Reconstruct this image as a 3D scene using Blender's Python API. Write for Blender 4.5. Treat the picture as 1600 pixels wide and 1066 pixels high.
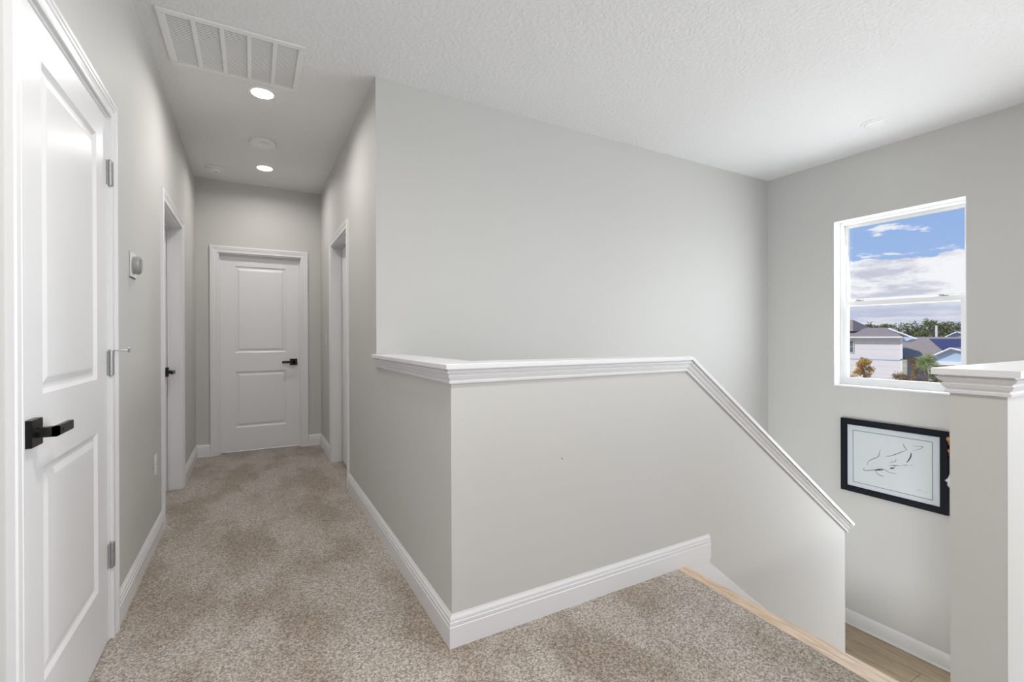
import bpy, bmesh, math, random
from mathutils import Vector, Matrix, Euler
random.seed(7)
for o in list(bpy.data.objects): bpy.data.objects.remove(o)
SC = bpy.context.scene
COL = SC.collection
PI = math.pi

# ------------------------------------------------------------------ camera
def look(yaw, pitch, roll):
    y, p, r = map(math.radians, (yaw, pitch, roll))
    F = Vector((math.sin(y), math.cos(y), 0)); R = Vector((math.cos(y), -math.sin(y), 0)); U = Vector((0, 0, 1))
    F2 = F*math.cos(p) + U*math.sin(p); U2 = U*math.cos(p) - F*math.sin(p)
    R3 = R*math.cos(r) + U2*math.sin(r); U3 = U2*math.cos(r) - R*math.sin(r)
    return Matrix((R3, U3, -F2)).transposed().to_4x4()
cam_d = bpy.data.cameras.new('camera'); cam = bpy.data.objects.new('camera', cam_d); COL.objects.link(cam)
cam.matrix_world = Matrix.Translation((0, 0, 1.1634)) @ look(29.161, -0.0857, -0.1921)
cam_d.sensor_width = 36; cam_d.lens = 726.14/1600*36
cam_d.shift_y = -(533-528.88)/1600
cam_d.clip_start = 0.02; cam_d.clip_end = 1000
SC.camera = cam

# ------------------------------------------------------------------ world, sun, daylight, exposure
SC.view_settings.view_transform = 'Standard'; SC.view_settings.look = 'None'
SC.view_settings.gamma = 1; SC.view_settings.use_curve_mapping = False
SC.view_settings.exposure = 0.0
SKY_STRENGTH = 1.0
def build_world():
    w = bpy.data.worlds.new('sky'); SC.world = w; w.use_nodes = True
    nt = w.node_tree; N = nt.nodes; L = nt.links; N.clear()
    out = N.new('ShaderNodeOutputWorld'); bg = N.new('ShaderNodeBackground'); bg.inputs[1].default_value = SKY_STRENGTH
    tc = N.new('ShaderNodeTexCoord'); sep = N.new('ShaderNodeSeparateXYZ'); L.new(tc.outputs['Generated'], sep.inputs[0])
    def mp(scale, loc=(0, 0, 0)):
        m = N.new('ShaderNodeMapping'); m.inputs['Scale'].default_value = scale; m.inputs['Location'].default_value = loc
        L.new(tc.outputs['Generated'], m.inputs[0]); return m
    def noise(m, sc, det, rough=.55):
        n = N.new('ShaderNodeTexNoise'); n.inputs['Scale'].default_value = sc; n.inputs['Detail'].default_value = det
        n.inputs['Roughness'].default_value = rough; L.new(m.outputs[0], n.inputs['Vector']); return n.outputs[0]
    def rng(v, a, b, c, d, smooth=True):
        r = N.new('ShaderNodeMapRange'); r.interpolation_type = 'SMOOTHSTEP' if smooth else 'LINEAR'
        for i, x in enumerate((a, b, c, d)): r.inputs[i+1].default_value = x
        L.new(v, r.inputs[0]); return r.outputs[0]
    def math_(op, a, b):
        m = N.new('ShaderNodeMath'); m.operation = op
        for i, x in enumerate((a, b)):
            if isinstance(x, (int, float)): m.inputs[i].default_value = x
            else: L.new(x, m.inputs[i])
        return m.outputs[0]
    def mix(f, a, b):
        m = N.new('ShaderNodeMix'); m.data_type = 'RGBA'
        L.new(f, m.inputs[0])
        for i, x in ((6, a), (7, b)):
            if isinstance(x, tuple): m.inputs[i].default_value = x + (1,)
            else: L.new(x, m.inputs[i])
        return m.outputs[2]
    z = sep.outputs[2]
    blue = mix(rng(z, 0.04, 0.55, 0, 1), (.37, .53, .86), (.17, .32, .72))
    n1 = noise(mp((1, 1, 2.4), (3.1, .7, .2)), 7.0, 9, .56)
    bank = rng(z, 0.110, 0.140, 0.26, -0.090)                # cumulus bank low over the horizon
    high = rng(z, 0.45, 0.9, 0.0, -0.1)
    dens = math_('ADD', math_('ADD', n1, bank), high)
    f1 = rng(dens, 0.50, 0.55, 0, 1)
    nw = noise(mp((1, 1, 4.6), (7.3, 2.2, .9)), 11.0, 8, .6)
    f1 = math_('MAXIMUM', f1, math_('MULTIPLY', rng(nw, 0.585, 0.66, 0, 1), .9))
    n2 = noise(mp((1, 1, 3.4), (.3, 1.9, 5)), 9.0, 6, .6)
    shade = rng(n2, 0.36, 0.52, 0, 1)
    cl = mix(shade, (.62, .62, .74), (.97, .97, 1.0))
    low = rng(z, 0.035, 0.075, 1, 0)
    n3 = noise(mp((1, 1, 9), (1, 2, 3)), 6.0, 6, .6)
    lowcol = mix(rng(n3, .4, .62, 0, 1), (.53, .57, .74), (.80, .79, .87))
    col = mix(f1, blue, cl); col = mix(low, col, lowcol)
    L.new(col, bg.inputs[0]); L.new(bg.outputs[0], out.inputs[0])
build_world()
sun_d = bpy.data.lights.new('sun', 'SUN'); sun_d.energy = 3.6; sun_d.angle = .01; sun_d.color = (1, .95, .88)
sun = bpy.data.objects.new('sun', sun_d); COL.objects.link(sun)
sun.rotation_euler = Vector((.62, -.45, -.75)).to_track_quat('-Z', 'Y').to_euler()

def area(name, loc, direction, sx, sy, power, color):
    d = bpy.data.lights.new(name, 'AREA'); d.shape = 'RECTANGLE'; d.size = sx; d.size_y = sy; d.energy = power; d.color = color
    o = bpy.data.objects.new(name, d); COL.objects.link(o); o.location = loc
    o.rotation_euler = Vector(direction).to_track_quat('-Z', 'Y').to_euler(); return o
DAY = (.93, .975, 1.02)
# fill lights in invented loft windows out of view; only the stair window exists
area('fill_rear_loft', (1.3, -3.62, 1.50), (0, 1, 0), 2.3, 1.45, 23, DAY)
area('fill_side_loft', (4.60, -1.55, 1.50), (-1, 0, 0), 1.75, 1.45, 98, DAY)
area('daylight_stair_window', (4.745, 1.792, 1.456), (-1, 0, -.1), .84, 1.4, 26, DAY)
area('fill_landing', (4.75, .97, -.20), (-1, 0, 0), .50, 1.0, 39, DAY)  # added fill for the stairwell, set in an invented window behind the guard wall
# added fill in the lower flight to brighten the stairwell, no known lamp
area('fill_lower_flight', (1.05, 2.3, -1.7), (1, 0, .35), .9, .9, 48, DAY)

# ------------------------------------------------------------------ measurements
H = 2.74
xL, xR, xW = -.487, .652, 4.560
yS, yE, yB, yN = 1.6415, 5.467, 2.8473, -3.5
T = .12
zL = -1.350
ZB = -2.95
X0, X1, SLX = 1.915, 3.478, 1.930      # stair nosing, end of the half wall, bend of its cap
ZC = .990                               # top of the low walls under their caps
PY0, PY1, PX = .465, .590, 1.865        # guard wall at the loft side
CAP = .076

# ------------------------------------------------------------------ materials
def principled(name, color, rough=.5, metal=0, spec=.5):
    m = bpy.data.materials.new(name); m.use_nodes = True
    b = m.node_tree.nodes['Principled BSDF']
    b.inputs['Base Color'].default_value = (*color, 1); b.inputs['Roughness'].default_value = rough
    b.inputs['Metallic'].default_value = metal; b.inputs['Specular IOR Level'].default_value = spec
    return m
def bump(m, scale, strength, dist=.002, detail=3, rough=.5, stretch=(1, 1, 1), lo=None, hi=None):
    nt = m.node_tree; N = nt.nodes; L = nt.links; b = N['Principled BSDF']
    tc = N.new('ShaderNodeTexCoord'); mp = N.new('ShaderNodeMapping'); mp.inputs['Scale'].default_value = stretch
    n = N.new('ShaderNodeTexNoise'); n.inputs['Scale'].default_value = scale; n.inputs['Detail'].default_value = detail; n.inputs['Roughness'].default_value = rough
    L.new(tc.outputs['Object'], mp.inputs[0]); L.new(mp.outputs[0], n.inputs['Vector'])
    src = n.outputs[0]
    if lo is not None:
        r = N.new('ShaderNodeMapRange'); r.interpolation_type = 'SMOOTHSTEP'; r.inputs[1].default_value = lo; r.inputs[2].default_value = hi
        L.new(src, r.inputs[0]); src = r.outputs[0]
    bp = N.new('ShaderNodeBump'); bp.inputs['Strength'].default_value = strength; bp.inputs['Distance'].default_value = dist
    L.new(src, bp.inputs['Height']); L.new(bp.outputs[0], b.inputs['Normal'])
    return m
def vary(m, c1, c2, scale, detail=3, lo=.35, hi=.65, stretch=(1, 1, 1), rough=.5):
    nt = m.node_tree; N = nt.nodes; L = nt.links; b = N['Principled BSDF']
    tc = N.new('ShaderNodeTexCoord'); mp = N.new('ShaderNodeMapping'); mp.inputs['Scale'].default_value = stretch
    n = N.new('ShaderNodeTexNoise'); n.inputs['Scale'].default_value = scale; n.inputs['Detail'].default_value = detail; n.inputs['Roughness'].default_value = rough
    r = N.new('ShaderNodeMapRange'); r.inputs[1].default_value = lo; r.inputs[2].default_value = hi
    mx = N.new('ShaderNodeMix'); mx.data_type = 'RGBA'; mx.inputs[6].default_value = (*c1, 1); mx.inputs[7].default_value = (*c2, 1)
    L.new(tc.outputs['Object'], mp.inputs[0]); L.new(mp.outputs[0], n.inputs['Vector']); L.new(n.outputs[0], r.inputs[0]); L.new(r.outputs[0], mx.inputs[0])
    L.new(mx.outputs[2], b.inputs['Base Color'])
    return m
M = {}
M['wall'] = bump(principled('wall_paint', (.592, .586, .566), .62, spec=.3), 170, .25, .0012)
M['ceiling'] = bump(principled('ceiling_paint', (.81, .81, .81), .8, spec=.2), 42, .42, .004, detail=4, rough=.55, lo=.42, hi=.62)
M['trim'] = principled('white_trim_paint', (.775, .775, .785), .38)
M['door'] = bump(principled('white_door_paint', (.80, .80, .81), .33), 120, .12, .0006, stretch=(1, 1, .08))
M['black'] = principled('matte_black_metal', (.012, .012, .013), .35, .4)
M['steel'] = principled('satin_nickel', (.42, .42, .42), .38, .8)
M['grey_dial'] = principled('dial_grey', (.36, .355, .34), .4, .3)
M['plastic'] = principled('white_plastic', (.83, .83, .82), .4)
M['dark'] = principled('dark_void', (.03, .03, .03), .9)
M['vinyl'] = principled('window_vinyl', (.84, .84, .83), .35)
M['frame'] = principled('picture_frame_black', (.006, .008, .013), .5, spec=.15)
M['mat'] = principled('mat_board', (.70, .73, .78), .6)
M['paper'] = principled('print_paper', (.74, .76, .78), .6)
M['ink'] = principled('ink', (.02, .02, .022), .6)
def carpet():
    m = principled('carpet_pile', (.4, .35, .3), .95, spec=.1); nt = m.node_tree; N = nt.nodes; L = nt.links; b = N['Principled BSDF']
    tc = N.new('ShaderNodeTexCoord')
    def noise(sc, det, rough=.6, stretch=(1, 1, 1)):
        mp = N.new('ShaderNodeMapping'); mp.inputs['Scale'].default_value = stretch; L.new(tc.outputs['Object'], mp.inputs[0])
        n = N.new('ShaderNodeTexNoise'); n.inputs['Scale'].default_value = sc; n.inputs['Detail'].default_value = det; n.inputs['Roughness'].default_value = rough
        L.new(mp.outputs[0], n.inputs['Vector']); return n.outputs[0]
    vo = N.new('ShaderNodeTexVoronoi'); vo.inputs['Scale'].default_value = 185; L.new(tc.outputs['Object'], vo.inputs['Vector'])
    sp = N.new('ShaderNodeSeparateColor'); L.new(vo.outputs['Color'], sp.inputs[0])
    av = N.new('ShaderNodeMath'); av.operation = 'MULTIPLY_ADD'; av.inputs[1].default_value = .5; L.new(sp.outputs[0], av.inputs[0])
    hf = N.new('ShaderNodeMath'); hf.operation = 'MULTIPLY'; hf.inputs[1].default_value = .5; L.new(noise(120, 2, .6), hf.inputs[0]); L.new(hf.outputs[0], av.inputs[2])
    r1 = N.new('ShaderNodeValToRGB'); L.new(av.outputs[0], r1.inputs[0])
    e = r1.color_ramp.elements; e[0].position = .22; e[0].color = (.215, .182, .155, 1); e[1].position = .76; e[1].color = (.640, .590, .540, 1)
    e = r1.color_ramp.elements.new(.48); e.color = (.400, .355, .312, 1)
    r2 = N.new('ShaderNodeMapRange'); r2.interpolation_type = 'SMOOTHSTEP'; L.new(noise(2.3, 2.5, .5, (1.6, .8, 1)), r2.inputs[0])
    for i, x in enumerate((.36, .60, 0, 1)): r2.inputs[i+1].default_value = x
    tint = N.new('ShaderNodeMix'); tint.data_type = 'RGBA'; tint.inputs[6].default_value = (.80, .75, .69, 1); tint.inputs[7].default_value = (1.05, 1.05, 1.05, 1); L.new(r2.outputs[0], tint.inputs[0])
    mx = N.new('ShaderNodeVectorMath'); mx.operation = 'MULTIPLY'; L.new(r1.outputs[0], mx.inputs[0]); L.new(tint.outputs[2], mx.inputs[1])
    L.new(mx.outputs[0], b.inputs['Base Color'])
    bp = N.new('ShaderNodeBump'); bp.inputs['Strength'].default_value = .9; bp.inputs['Distance'].default_value = .006
    L.new(av.outputs[0], bp.inputs['Height']); L.new(bp.outputs[0], b.inputs['Normal'])
    b.inputs['Sheen Weight'].default_value = .15
    return m
M['carpet'] = carpet()
M['nosing'] = vary(principled('nosing_wood', (.6, .45, .3), .5), (.56, .41, .28), (.76, .60, .46), 14, 5, stretch=(6, .7, 6))
M['plank'] = []
for i, (a, c) in enumerate([((.30, .225, .14), (.46, .36, .25)), ((.34, .26, .165), (.50, .40, .285)), ((.26, .195, .12), (.42, .325, .22))]):
    M['plank'].append(vary(principled('wood_plank_%d' % i, a, .42), a, c, 9, 6, .35, .7, stretch=(9, .8, 5), rough=.6))
M['wood_carving'] = vary(principled('carved_wood', (.45, .2, .09), .5), (.34, .13, .05), (.62, .32, .15), 30, 4, stretch=(1, 1, 4))
M['shell'] = principled('white_shell', (.80, .80, .80), .4)
M['siding'] = vary(principled('white_siding', (.74, .70, .71), .7), (.68, .64, .655), (.74, .70, .71), 6.5, 0, .3, .7, stretch=(.001, .001, 1))
M['siding_blue'] = principled('blue_siding', (.40, .52, .66), .7)
M['soffit'] = principled('pale_soffit', (.55, .62, .75), .7)
M['roof_brown'] = vary(principled('brown_shingle', (.25, .2, .18), .9), (.235, .185, .17), (.33, .27, .25), 9, 5)
M['roof_tan'] = vary(principled('tan_shingle', (.3, .25, .22), .9), (.26, .215, .185), (.36, .30, .265), 8, 5)
M['solar'] = principled('solar_cells', (.035, .045, .13), .6)
M['white_board'] = principled('white_fascia', (.80, .79, .80), .6)
M['garage'] = principled('tan_garage', (.55, .38, .28), .7)
M['dark_glass'] = principled('dark_window_glass', (.10, .13, .16), .15)
M['grass'] = vary(principled('lawn', (.3, .3, .15), .95), (.30, .30, .14), (.58, .50, .36), .25, 4)
M['bark'] = principled('bark', (.14, .10, .07), .9)
def leafmat(name, c1, c2): return vary(principled(name, c1, .8, spec=.2), c1, c2, 1.4, 2)
M['leaf_dark'] = leafmat('pine_needles_far', (.085, .115, .040), (.20, .23, .08))
M['leaf_orange'] = leafmat('orange_leaves', (.60, .26, .10), (.60, .46, .14))
M['leaf_red'] = leafmat('russet_leaves', (.34, .13, .08), (.28, .26, .10))
M['leaf_pine'] = leafmat('young_pine_needles', (.22, .30, .10), (.50, .55, .26))
M['leaf_green'] = leafmat('shrub_leaves', (.10, .15, .06), (.25, .26, .10))
def glass():
    m = bpy.data.materials.new('clear_glass'); m.use_nodes = True; nt = m.node_tree; N = nt.nodes; L = nt.links; N.clear()
    o = N.new('ShaderNodeOutputMaterial'); mx = N.new('ShaderNodeMixShader'); t = N.new('ShaderNodeBsdfTransparent'); g = N.new('ShaderNodeBsdfGlossy')
    t.inputs[0].default_value = (.97, .98, .98, 1); g.inputs['Roughness'].default_value = .02
    mx.inputs[0].default_value = .02; L.new(t.outputs[0], mx.inputs[1]); L.new(g.outputs[0], mx.inputs[2]); L.new(mx.outputs[0], o.inputs[0]); return m
M['glass'] = glass()
def emit(name, c, s):
    m = bpy.data.materials.new(name); m.use_nodes = True; b = m.node_tree.nodes['Principled BSDF']
    b.inputs['Base Color'].default_value = (.8, .8, .8, 1); b.inputs['Emission Color'].default_value = (*c, 1); b.inputs['Emission Strength'].default_value = s; return m
M['lamp'] = emit('lit_diffuser', (1, .97, .93), 14)

# ------------------------------------------------------------------ mesh helpers
def tagp(o, label=None, cat=None, group=None, kind=None):
    if label: o['label'] = label
    if cat: o['category'] = cat
    if group: o['group'] = group
    if kind: o['kind'] = kind
    return o
def mesh(name, verts, faces, mat, parent=None, smooth=False):
    me = bpy.data.meshes.new(name); me.from_pydata([tuple(v) for v in verts], [], faces)
    bm = bmesh.new(); bm.from_mesh(me); bmesh.ops.recalc_face_normals(bm, faces=bm.faces[:]); bm.to_mesh(me); bm.free()
    if mat: me.materials.append(mat)
    if smooth:
        for p in me.polygons: p.use_smooth = True
    o = bpy.data.objects.new(name, me); COL.objects.link(o)
    if parent: o.parent = parent
    return o
class MB:
    def __init__(s): s.v = []; s.f = []
    def add(s, v, f):
        n = len(s.v); s.v += [Vector(p) for p in v]; s.f += [tuple(i+n for i in q) for q in f]; return s
    def box(s, a, b):
        x0, y0, z0 = a; x1, y1, z1 = b
        return s.add([(x0,y0,z0),(x1,y0,z0),(x1,y1,z0),(x0,y1,z0),(x0,y0,z1),(x1,y0,z1),(x1,y1,z1),(x0,y1,z1)],
                     [(0,3,2,1),(4,5,6,7),(0,1,5,4),(1,2,6,5),(2,3,7,6),(3,0,4,7)])
    def prism(s, poly, axis, a, b):
        n = len(poly)
        def P(p, t): return {'y': (p[0], t, p[1]), 'x': (t, p[0], p[1]), 'z': (p[0], p[1], t)}[axis]
        return s.add([P(p, a) for p in poly] + [P(p, b) for p in poly],
                     [tuple(range(n)), tuple(range(2*n-1, n-1, -1))] + [(i, (i+1) % n, (i+1) % n + n, i+n) for i in range(n)])
    def sweep(s, prof, path, Ns, Bs, closed_prof=True):
        """extrude a 2-D profile (a along N, b along B) down a polyline with mitred joints; Ns, Bs one pair per segment"""
        P = [Vector(p) for p in path]; k = len(prof); rings = []
        D = [(P[i+1]-P[i]).normalized() for i in range(len(P)-1)]
        for i in range(len(P)):
            j = max(0, i-1) if i > 0 else 0
            if i == len(P)-1: j = i-1
            d = D[j]; n = Vector(Ns[j]); b = Vector(Bs[j])
            pn = d if i in (0, len(P)-1) else (D[i-1]+D[i]).normalized()
            ring = []
            for (a, c) in prof:
                q = a*n + c*b
                t = -(q.dot(pn))/d.dot(pn)
                ring.append(P[i] + q + t*d)
            rings.append(ring)
        v = [p for r in rings for p in r]; f = []
        for i in range(len(P)-1):
            for a in range(k):
                b2 = (a+1) % k; f.append((i*k+a, i*k+b2, (i+1)*k+b2, (i+1)*k+a))
        f.append(tuple(range(k))); f.append(tuple((len(P)-1)*k + i for i in reversed(range(k))))
        return s.add(v, f)
    def lathe(s, prof, origin=(0,0,0), axis='z', seg=32):
        """prof: (radius, height) pairs"""
        o = Vector(origin); k = len(prof); v = []; f = []
        for i in range(seg):
            a = 2*PI*i/seg
            for r, h in prof:
                c, d = r*math.cos(a), r*math.sin(a)
                v.append(o + Vector({'z': (c, d, h), 'y': (c, h, d), 'x': (h, c, d)}[axis]))
        for i in range(seg):
            j = (i+1) % seg
            for a in range(k-1): f.append((i*k+a, i*k+a+1, j*k+a+1, j*k+a))
        f.append(tuple(i*k for i in range(seg))); f.append(tuple(i*k+k-1 for i in reversed(range(seg))))
        return s.add(v, f)
    def tube(s, pts, r, seg=8):
        P = [Vector(p) for p in pts]; rr = r if isinstance(r, (list, tuple)) else [r]*len(P); v = []; f = []
        up = Vector((0, 0, 1))
        for i, p in enumerate(P):
            d = (P[min(i+1, len(P)-1)] - P[max(i-1, 0)]).normalized()
            a = d.cross(up)
            if a.length < .1: a = d.cross(Vector((1, 0, 0)))
            a.normalize(); b = d.cross(a)
            for k in range(seg):
                t = 2*PI*k/seg; v.append(p + rr[i]*(math.cos(t)*a + math.sin(t)*b))
        for i in range(len(P)-1):
            for k in range(seg): f.append((i*seg+k, i*seg+(k+1) % seg, (i+1)*seg+(k+1) % seg, (i+1)*seg+k))
        f.append(tuple(reversed(range(seg)))); f.append(tuple((len(P)-1)*seg+k for k in range(seg)))
        return s.add(v, f)
    def build(s, name, mat, parent=None, smooth=False, bevel=0):
        o = mesh(name, s.v, s.f, mat, parent)
        if bevel:
            bm = bmesh.new(); bm.from_mesh(o.data); bmesh.ops.bevel(bm, geom=[e for e in bm.edges if e.calc_face_angle(0) > .5], offset=bevel, segments=2, affect='EDGES', clamp_overlap=True); bm.to_mesh(o.data); bm.free()
        if smooth:
            for p in o.data.polygons: p.use_smooth = True
            o.data.set_sharp_from_angle(angle=math.radians(38))
        return o
def struct(o, label=None): o['kind'] = 'structure'; 
def S(mb, name, mat, label=None, **k):
    o = mb.build(name, mat, **k); o['kind'] = 'structure'
    if label: o['label'] = label
    return o
def empty(name, loc=(0,0,0), rz=0, parent=None):
    o = bpy.data.objects.new(name, None); COL.objects.link(o); o.location = loc; o.rotation_euler = (0, 0, rz)
    if parent: o.parent = parent
    return o
def wall_cells(mb, us, zs, holes, place):
    """boxes over the grid us x zs except the listed (iu, iz) cells; place(u0, z0, u1, z1) -> corners"""
    for i in range(len(us)-1):
        run = None
        for j in range(len(zs)-1):
            if (i, j) not in holes:
                if run is None: run = zs[j]
            if ((i, j) in holes or j == len(zs)-2) and run is not None:
                top = zs[j] if (i, j) in holes else zs[j+1]
                a, b = place(us[i], run, us[i+1], top); mb.box(a, b); run = None

# ------------------------------------------------------------------ shell
CZ = 2.025                       # underside of the door heads
D1 = (1.535, 2.335); D2 = (3.565, 4.410); D3 = (3.817, 4.635); D4 = (-.305, .460)
mb = MB(); ys = [yN-.15, D1[0], D1[1], D2[0], D2[1], yE+T]; zs = [ZB, -.0135, CZ, H]
wall_cells(mb, ys, zs, {(1, 1), (3, 1)}, lambda u0, z0, u1, z1: ((xL-T, u0, z0), (xL, u1, z1)))
S(mb, 'wall_left', M['wall'], 'greige painted wall with two doors along the hallway')
mb = MB(); xs = [xL, D4[0], D4[1], xR+T]
wall_cells(mb, xs, [ZB, -.0135, CZ, H], {(1, 1)}, lambda u0, z0, u1, z1: ((u0, yE, z0), (u1, yE+T, z1)))
S(mb, 'wall_end', M['wall'], 'greige wall closing the hallway around the end door')
mb = MB(); ys = [yB, D3[0], D3[1], yE]
wall_cells(mb, ys, [ZB, -.0135, CZ, H], {(1, 1)}, lambda u0, z0, u1, z1: ((xR, u0, z0), (xR+T, u1, z1)))
S(mb, 'wall_hallway', M['wall'], 'hallway wall with a narrow doorway and light switch')
S(MB().box((xR+T, yB, ZB), (xW, yB+T, H)), 'wall_stairwell', M['wall'], 'tall plain greige wall behind the stairs')
WY0, WY1, WZ0, WZ1 = 1.348, 2.236, .721, 2.191
TW = .20
mb = MB(); ys = [yN-.15, -2.45, -.65, .69, 1.25, WY0, WY1, yB+T]
wall_cells(mb, ys, [ZB, -.75, .35, WZ0, WZ1, H], {(1, 3), (5, 3), (3, 1)}, lambda u0, z0, u1, z1: ((xW, u0, z0), (xW+TW, u1, z1)))
S(mb, 'wall_window', M['wall'], 'pale wall with the stair window and framed print')
mb = MB(); xs = [xL, .1, 2.5, xW]
wall_cells(mb, xs, [0, WZ0, WZ1, H], {(1, 1)}, lambda u0, z0, u1, z1: ((u0, yN-.15, z0), (u1, yN, z1)))
S(mb, 'wall_loft', M['wall'])
S(MB().box((xL-T, yN-.15, H), (xW+TW, yE+T, H+.12)), 'ceiling', M['ceiling'], 'white knockdown textured ceiling')

# upper floor: hall and loft carpet; the cut edge runs along the wood nosing
CE0, CE1 = 1.857, 1.800
mb = MB()
mb.prism([(xL-T, yN), (CE1-.08, yN), (CE1, .62), (CE0, yS), (xR+.02, yS), (xR+.02, D3[0]-.1), (xR+T+.05, D3[0]-.1), (xR+T+.05, D3[1]+.1), (xR+.02, D3[1]+.1), (xR+.02, yE+T+.1), (xL-T, yE+T+.1)], 'z', -.012, 0)
S(mb, 'floor', M['carpet'], 'beige cut pile carpet of the hall and loft')
S(MB().box((CE1-.08, yN, -.012), (xW, PY0, 0)), 'floor_loft', M['carpet'])
S(MB().box((xL-T, yN, -.25), (1.78, yE+T+.1, -.012)).box((1.78, yN, -.25), (xW, PY1, -.012)), 'floor_slab', M['wall'])
# wood nosing
pr = [(CE0-.002, -.035), (X0-.003, -.035), (X0+.004, -.030), (X0+.007, -.019), (X0+.005, -.006), (X0, 0.001), (CE0-.002, .001)]
n = len(pr); v = []
for (yy, sh, sh2) in ((PY1, CE1-CE0+.002, -.022), (yS, 0, 0)):
    for p in pr: v.append((p[0] + (sh if p[0] < 1.87 else sh2), yy, p[1]))
nos = mesh('trim_nosing', v, [tuple(range(n)), tuple(range(2*n-1, n-1, -1))] + [(i, (i+1) % n, (i+1) % n+n, i+n) for i in range(n)], M['nosing'])
tagp(nos, 'light oak stair nosing at the edge of the carpet', kind='structure')

# half wall beside the stairs, its short hallway leg, and the guard wall on the loft side
S(MB().prism([(xR, ZB), (X1, ZB), (X1, -.143), (SLX, ZC), (xR, ZC)], 'y', yS, yS+T), 'wall_half_stairs', M['wall'], 'low grey wall sloping down beside the stairs')
S(MB().box((xR, yS+T, ZB), (xR+T, yB, ZC)), 'wall_half_hallway', M['wall'], 'low wall between hallway and stairwell')
S(MB().box((PX, PY0, ZB), (xW, PY1, ZC)), 'wall_guard', M['wall'], 'low guard wall ending in a square post face')
hole = MB().lathe([(0, 0), (.0028, 0), (.0022, .0015), (0, .0015)], (1.16, yS-.0013, .642), 'y', 10).build('nail', M['dark'])
tagp(hole, 'tiny dark nail in the middle of the low grey stair wall', 'nail')

def plate(hw, extra): return [(-hw, CAP-.019), (hw, CAP-.019), (hw, CAP-.003), (hw-.003, CAP), (-hw+.003, CAP), (-hw, CAP-.003)]
def mould(hw):
    r = [(hw-.028, .0), (hw-.021, .001), (hw-.019, .009), (hw-.024, .0115), (hw-.0235, .015), (hw-.018, .019), (hw-.0125, .030), (hw-.0175, .0325), (hw-.017, .036), (hw-.010, .040), (hw-.005, .050), (hw-.010, .0525), (hw-.010, .0565)]
    return r + [(-a, b) for a, b in reversed(r)]
HW = T/2 + .030
cx = xR + T/2; cy = yS + T/2
sl = Vector((X1-SLX, 0, -.143-ZC)).normalized(); up = Vector((-sl.z, 0, sl.x))
path = [(cx, yB, ZC), (cx, cy, ZC), (SLX, cy, ZC), Vector((X1, cy, -.143)) + sl*.030]
Ns = [(1, 0, 0), (0, 1, 0), (0, 1, 0)]; Bs = [(0, 0, 1), (0, 0, 1), up]
# cap sits at constant width: N turns with the run
t = S(MB().sweep(plate(HW, 0), path, Ns, Bs), 'trim_cap', M['trim'], 'white cap board along the low wall beside the stairs')
MB().sweep(mould(HW), path, Ns, Bs).build('moulding', M['trim'], t)
pathg = [(PX-.0, (PY0+PY1)/2, ZC), (xW, (PY0+PY1)/2, ZC)]
HG = (PY1-PY0)/2 + .030
t = S(MB().box((PX-.034, PY0-.034, ZC+CAP-.019), (xW, PY1+.034, ZC+CAP)), 'trim_guard_cap', M['trim'], 'white cap board on the guard wall')
mb = MB(); r = [(-.001, .0), (.009, .001), (.011, .009), (.006, .0115), (.0065, .015), (.012, .019), (.0175, .030), (.0125, .0325), (.013, .036), (.020, .040), (.026, .050), (.021, .0525), (.021, .057), (-.001, .057)]
mb.sweep(r, [(xW, PY1, ZC), (PX, PY1, ZC), (PX, PY0, ZC), (xW, PY0, ZC)], [(0, 1, 0), (-1, 0, 0), (0, -1, 0)], [(0, 0, 1)]*3)
mb.build('moulding', M['trim'], t)

# ------------------------------------------------------------------ baseboards
BP = [(0, 0), (.014, 0), (.014, .076), (.011, .079), (.0125, .083), (.0125, .093), (.009, .096), (.0105, .099), (.0095, .107), (.004, .116), (.003, .121), (0, .121)]
def baseboard(name, path, Ns, label=None, prof=BP):
    return S(MB().sweep(prof, path, Ns, [(0, 0, 1)]*len(Ns)), name, M['trim'], label)
baseboard('baseboard_left', [(xL, D1[1]+.065, 0), (xL, D2[0]-.065, 0)], [(1, 0, 0)], 'white moulded baseboard between the two side doors')
baseboard('baseboard_corner', [(xL, D2[1]+.065, 0), (xL, yE, 0), (D4[0]-.065, yE, 0)], [(1, 0, 0), (0, -1, 0)])
baseboard('baseboard_end', [(D4[1]+.065, yE, 0), (xR, yE, 0), (xR, D3[1]+.065, 0)], [(0, -1, 0), (-1, 0, 0)])
baseboard('baseboard_hallway', [(xR, D3[0]-.065, 0), (xR, yS, 0), (2.105, yS, 0)], [(-1, 0, 0), (0, -1, 0)], 'white moulded baseboard wrapping the corner of the low wall')
baseboard('baseboard_near', [(xL, yN, 0), (xL, D1[0]-.065, 0)], [(1, 0, 0)])
baseboard('baseboard_guard', [(xW, PY0, 0), (PX, PY0, 0)], [(0, -1, 0)])
baseboard('baseboard_landing', [(xW, PY1, zL), (xW, yB, zL), (X1-.4, yB, zL)], [(-1, 0, 0), (0, -1, 0)], 'white baseboard round the stair landing',
          [(0, 0), (.024, 0), (.022, .010), (.014, .014)] + BP[2:])
# skirt board down the stairs
SK = .800
mb = MB(); mb.prism([(X0-.05, -.26), (X0-.05, 0), (X0+.0, 0), (2.105, 0), (2.105, -.028), (2.105+1.29/SK, -1.318), (X1, -1.318), (X1, ZB+1.4), (X1-.1, -1.5)], 'y', yS-.008, yS)
S(mb, 'trim_skirt', M['trim'], 'white skirt board descending beside the stairs')
mb = MB(); mb.prism([(X0, -.26), (X0, 0), (2.07, 0), (3.6, -1.23), (3.6, -1.35), (3.4, -1.35)], 'y', PY1, PY1+.013)
S(mb, 'trim_guard_skirt', M['trim'])

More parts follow.
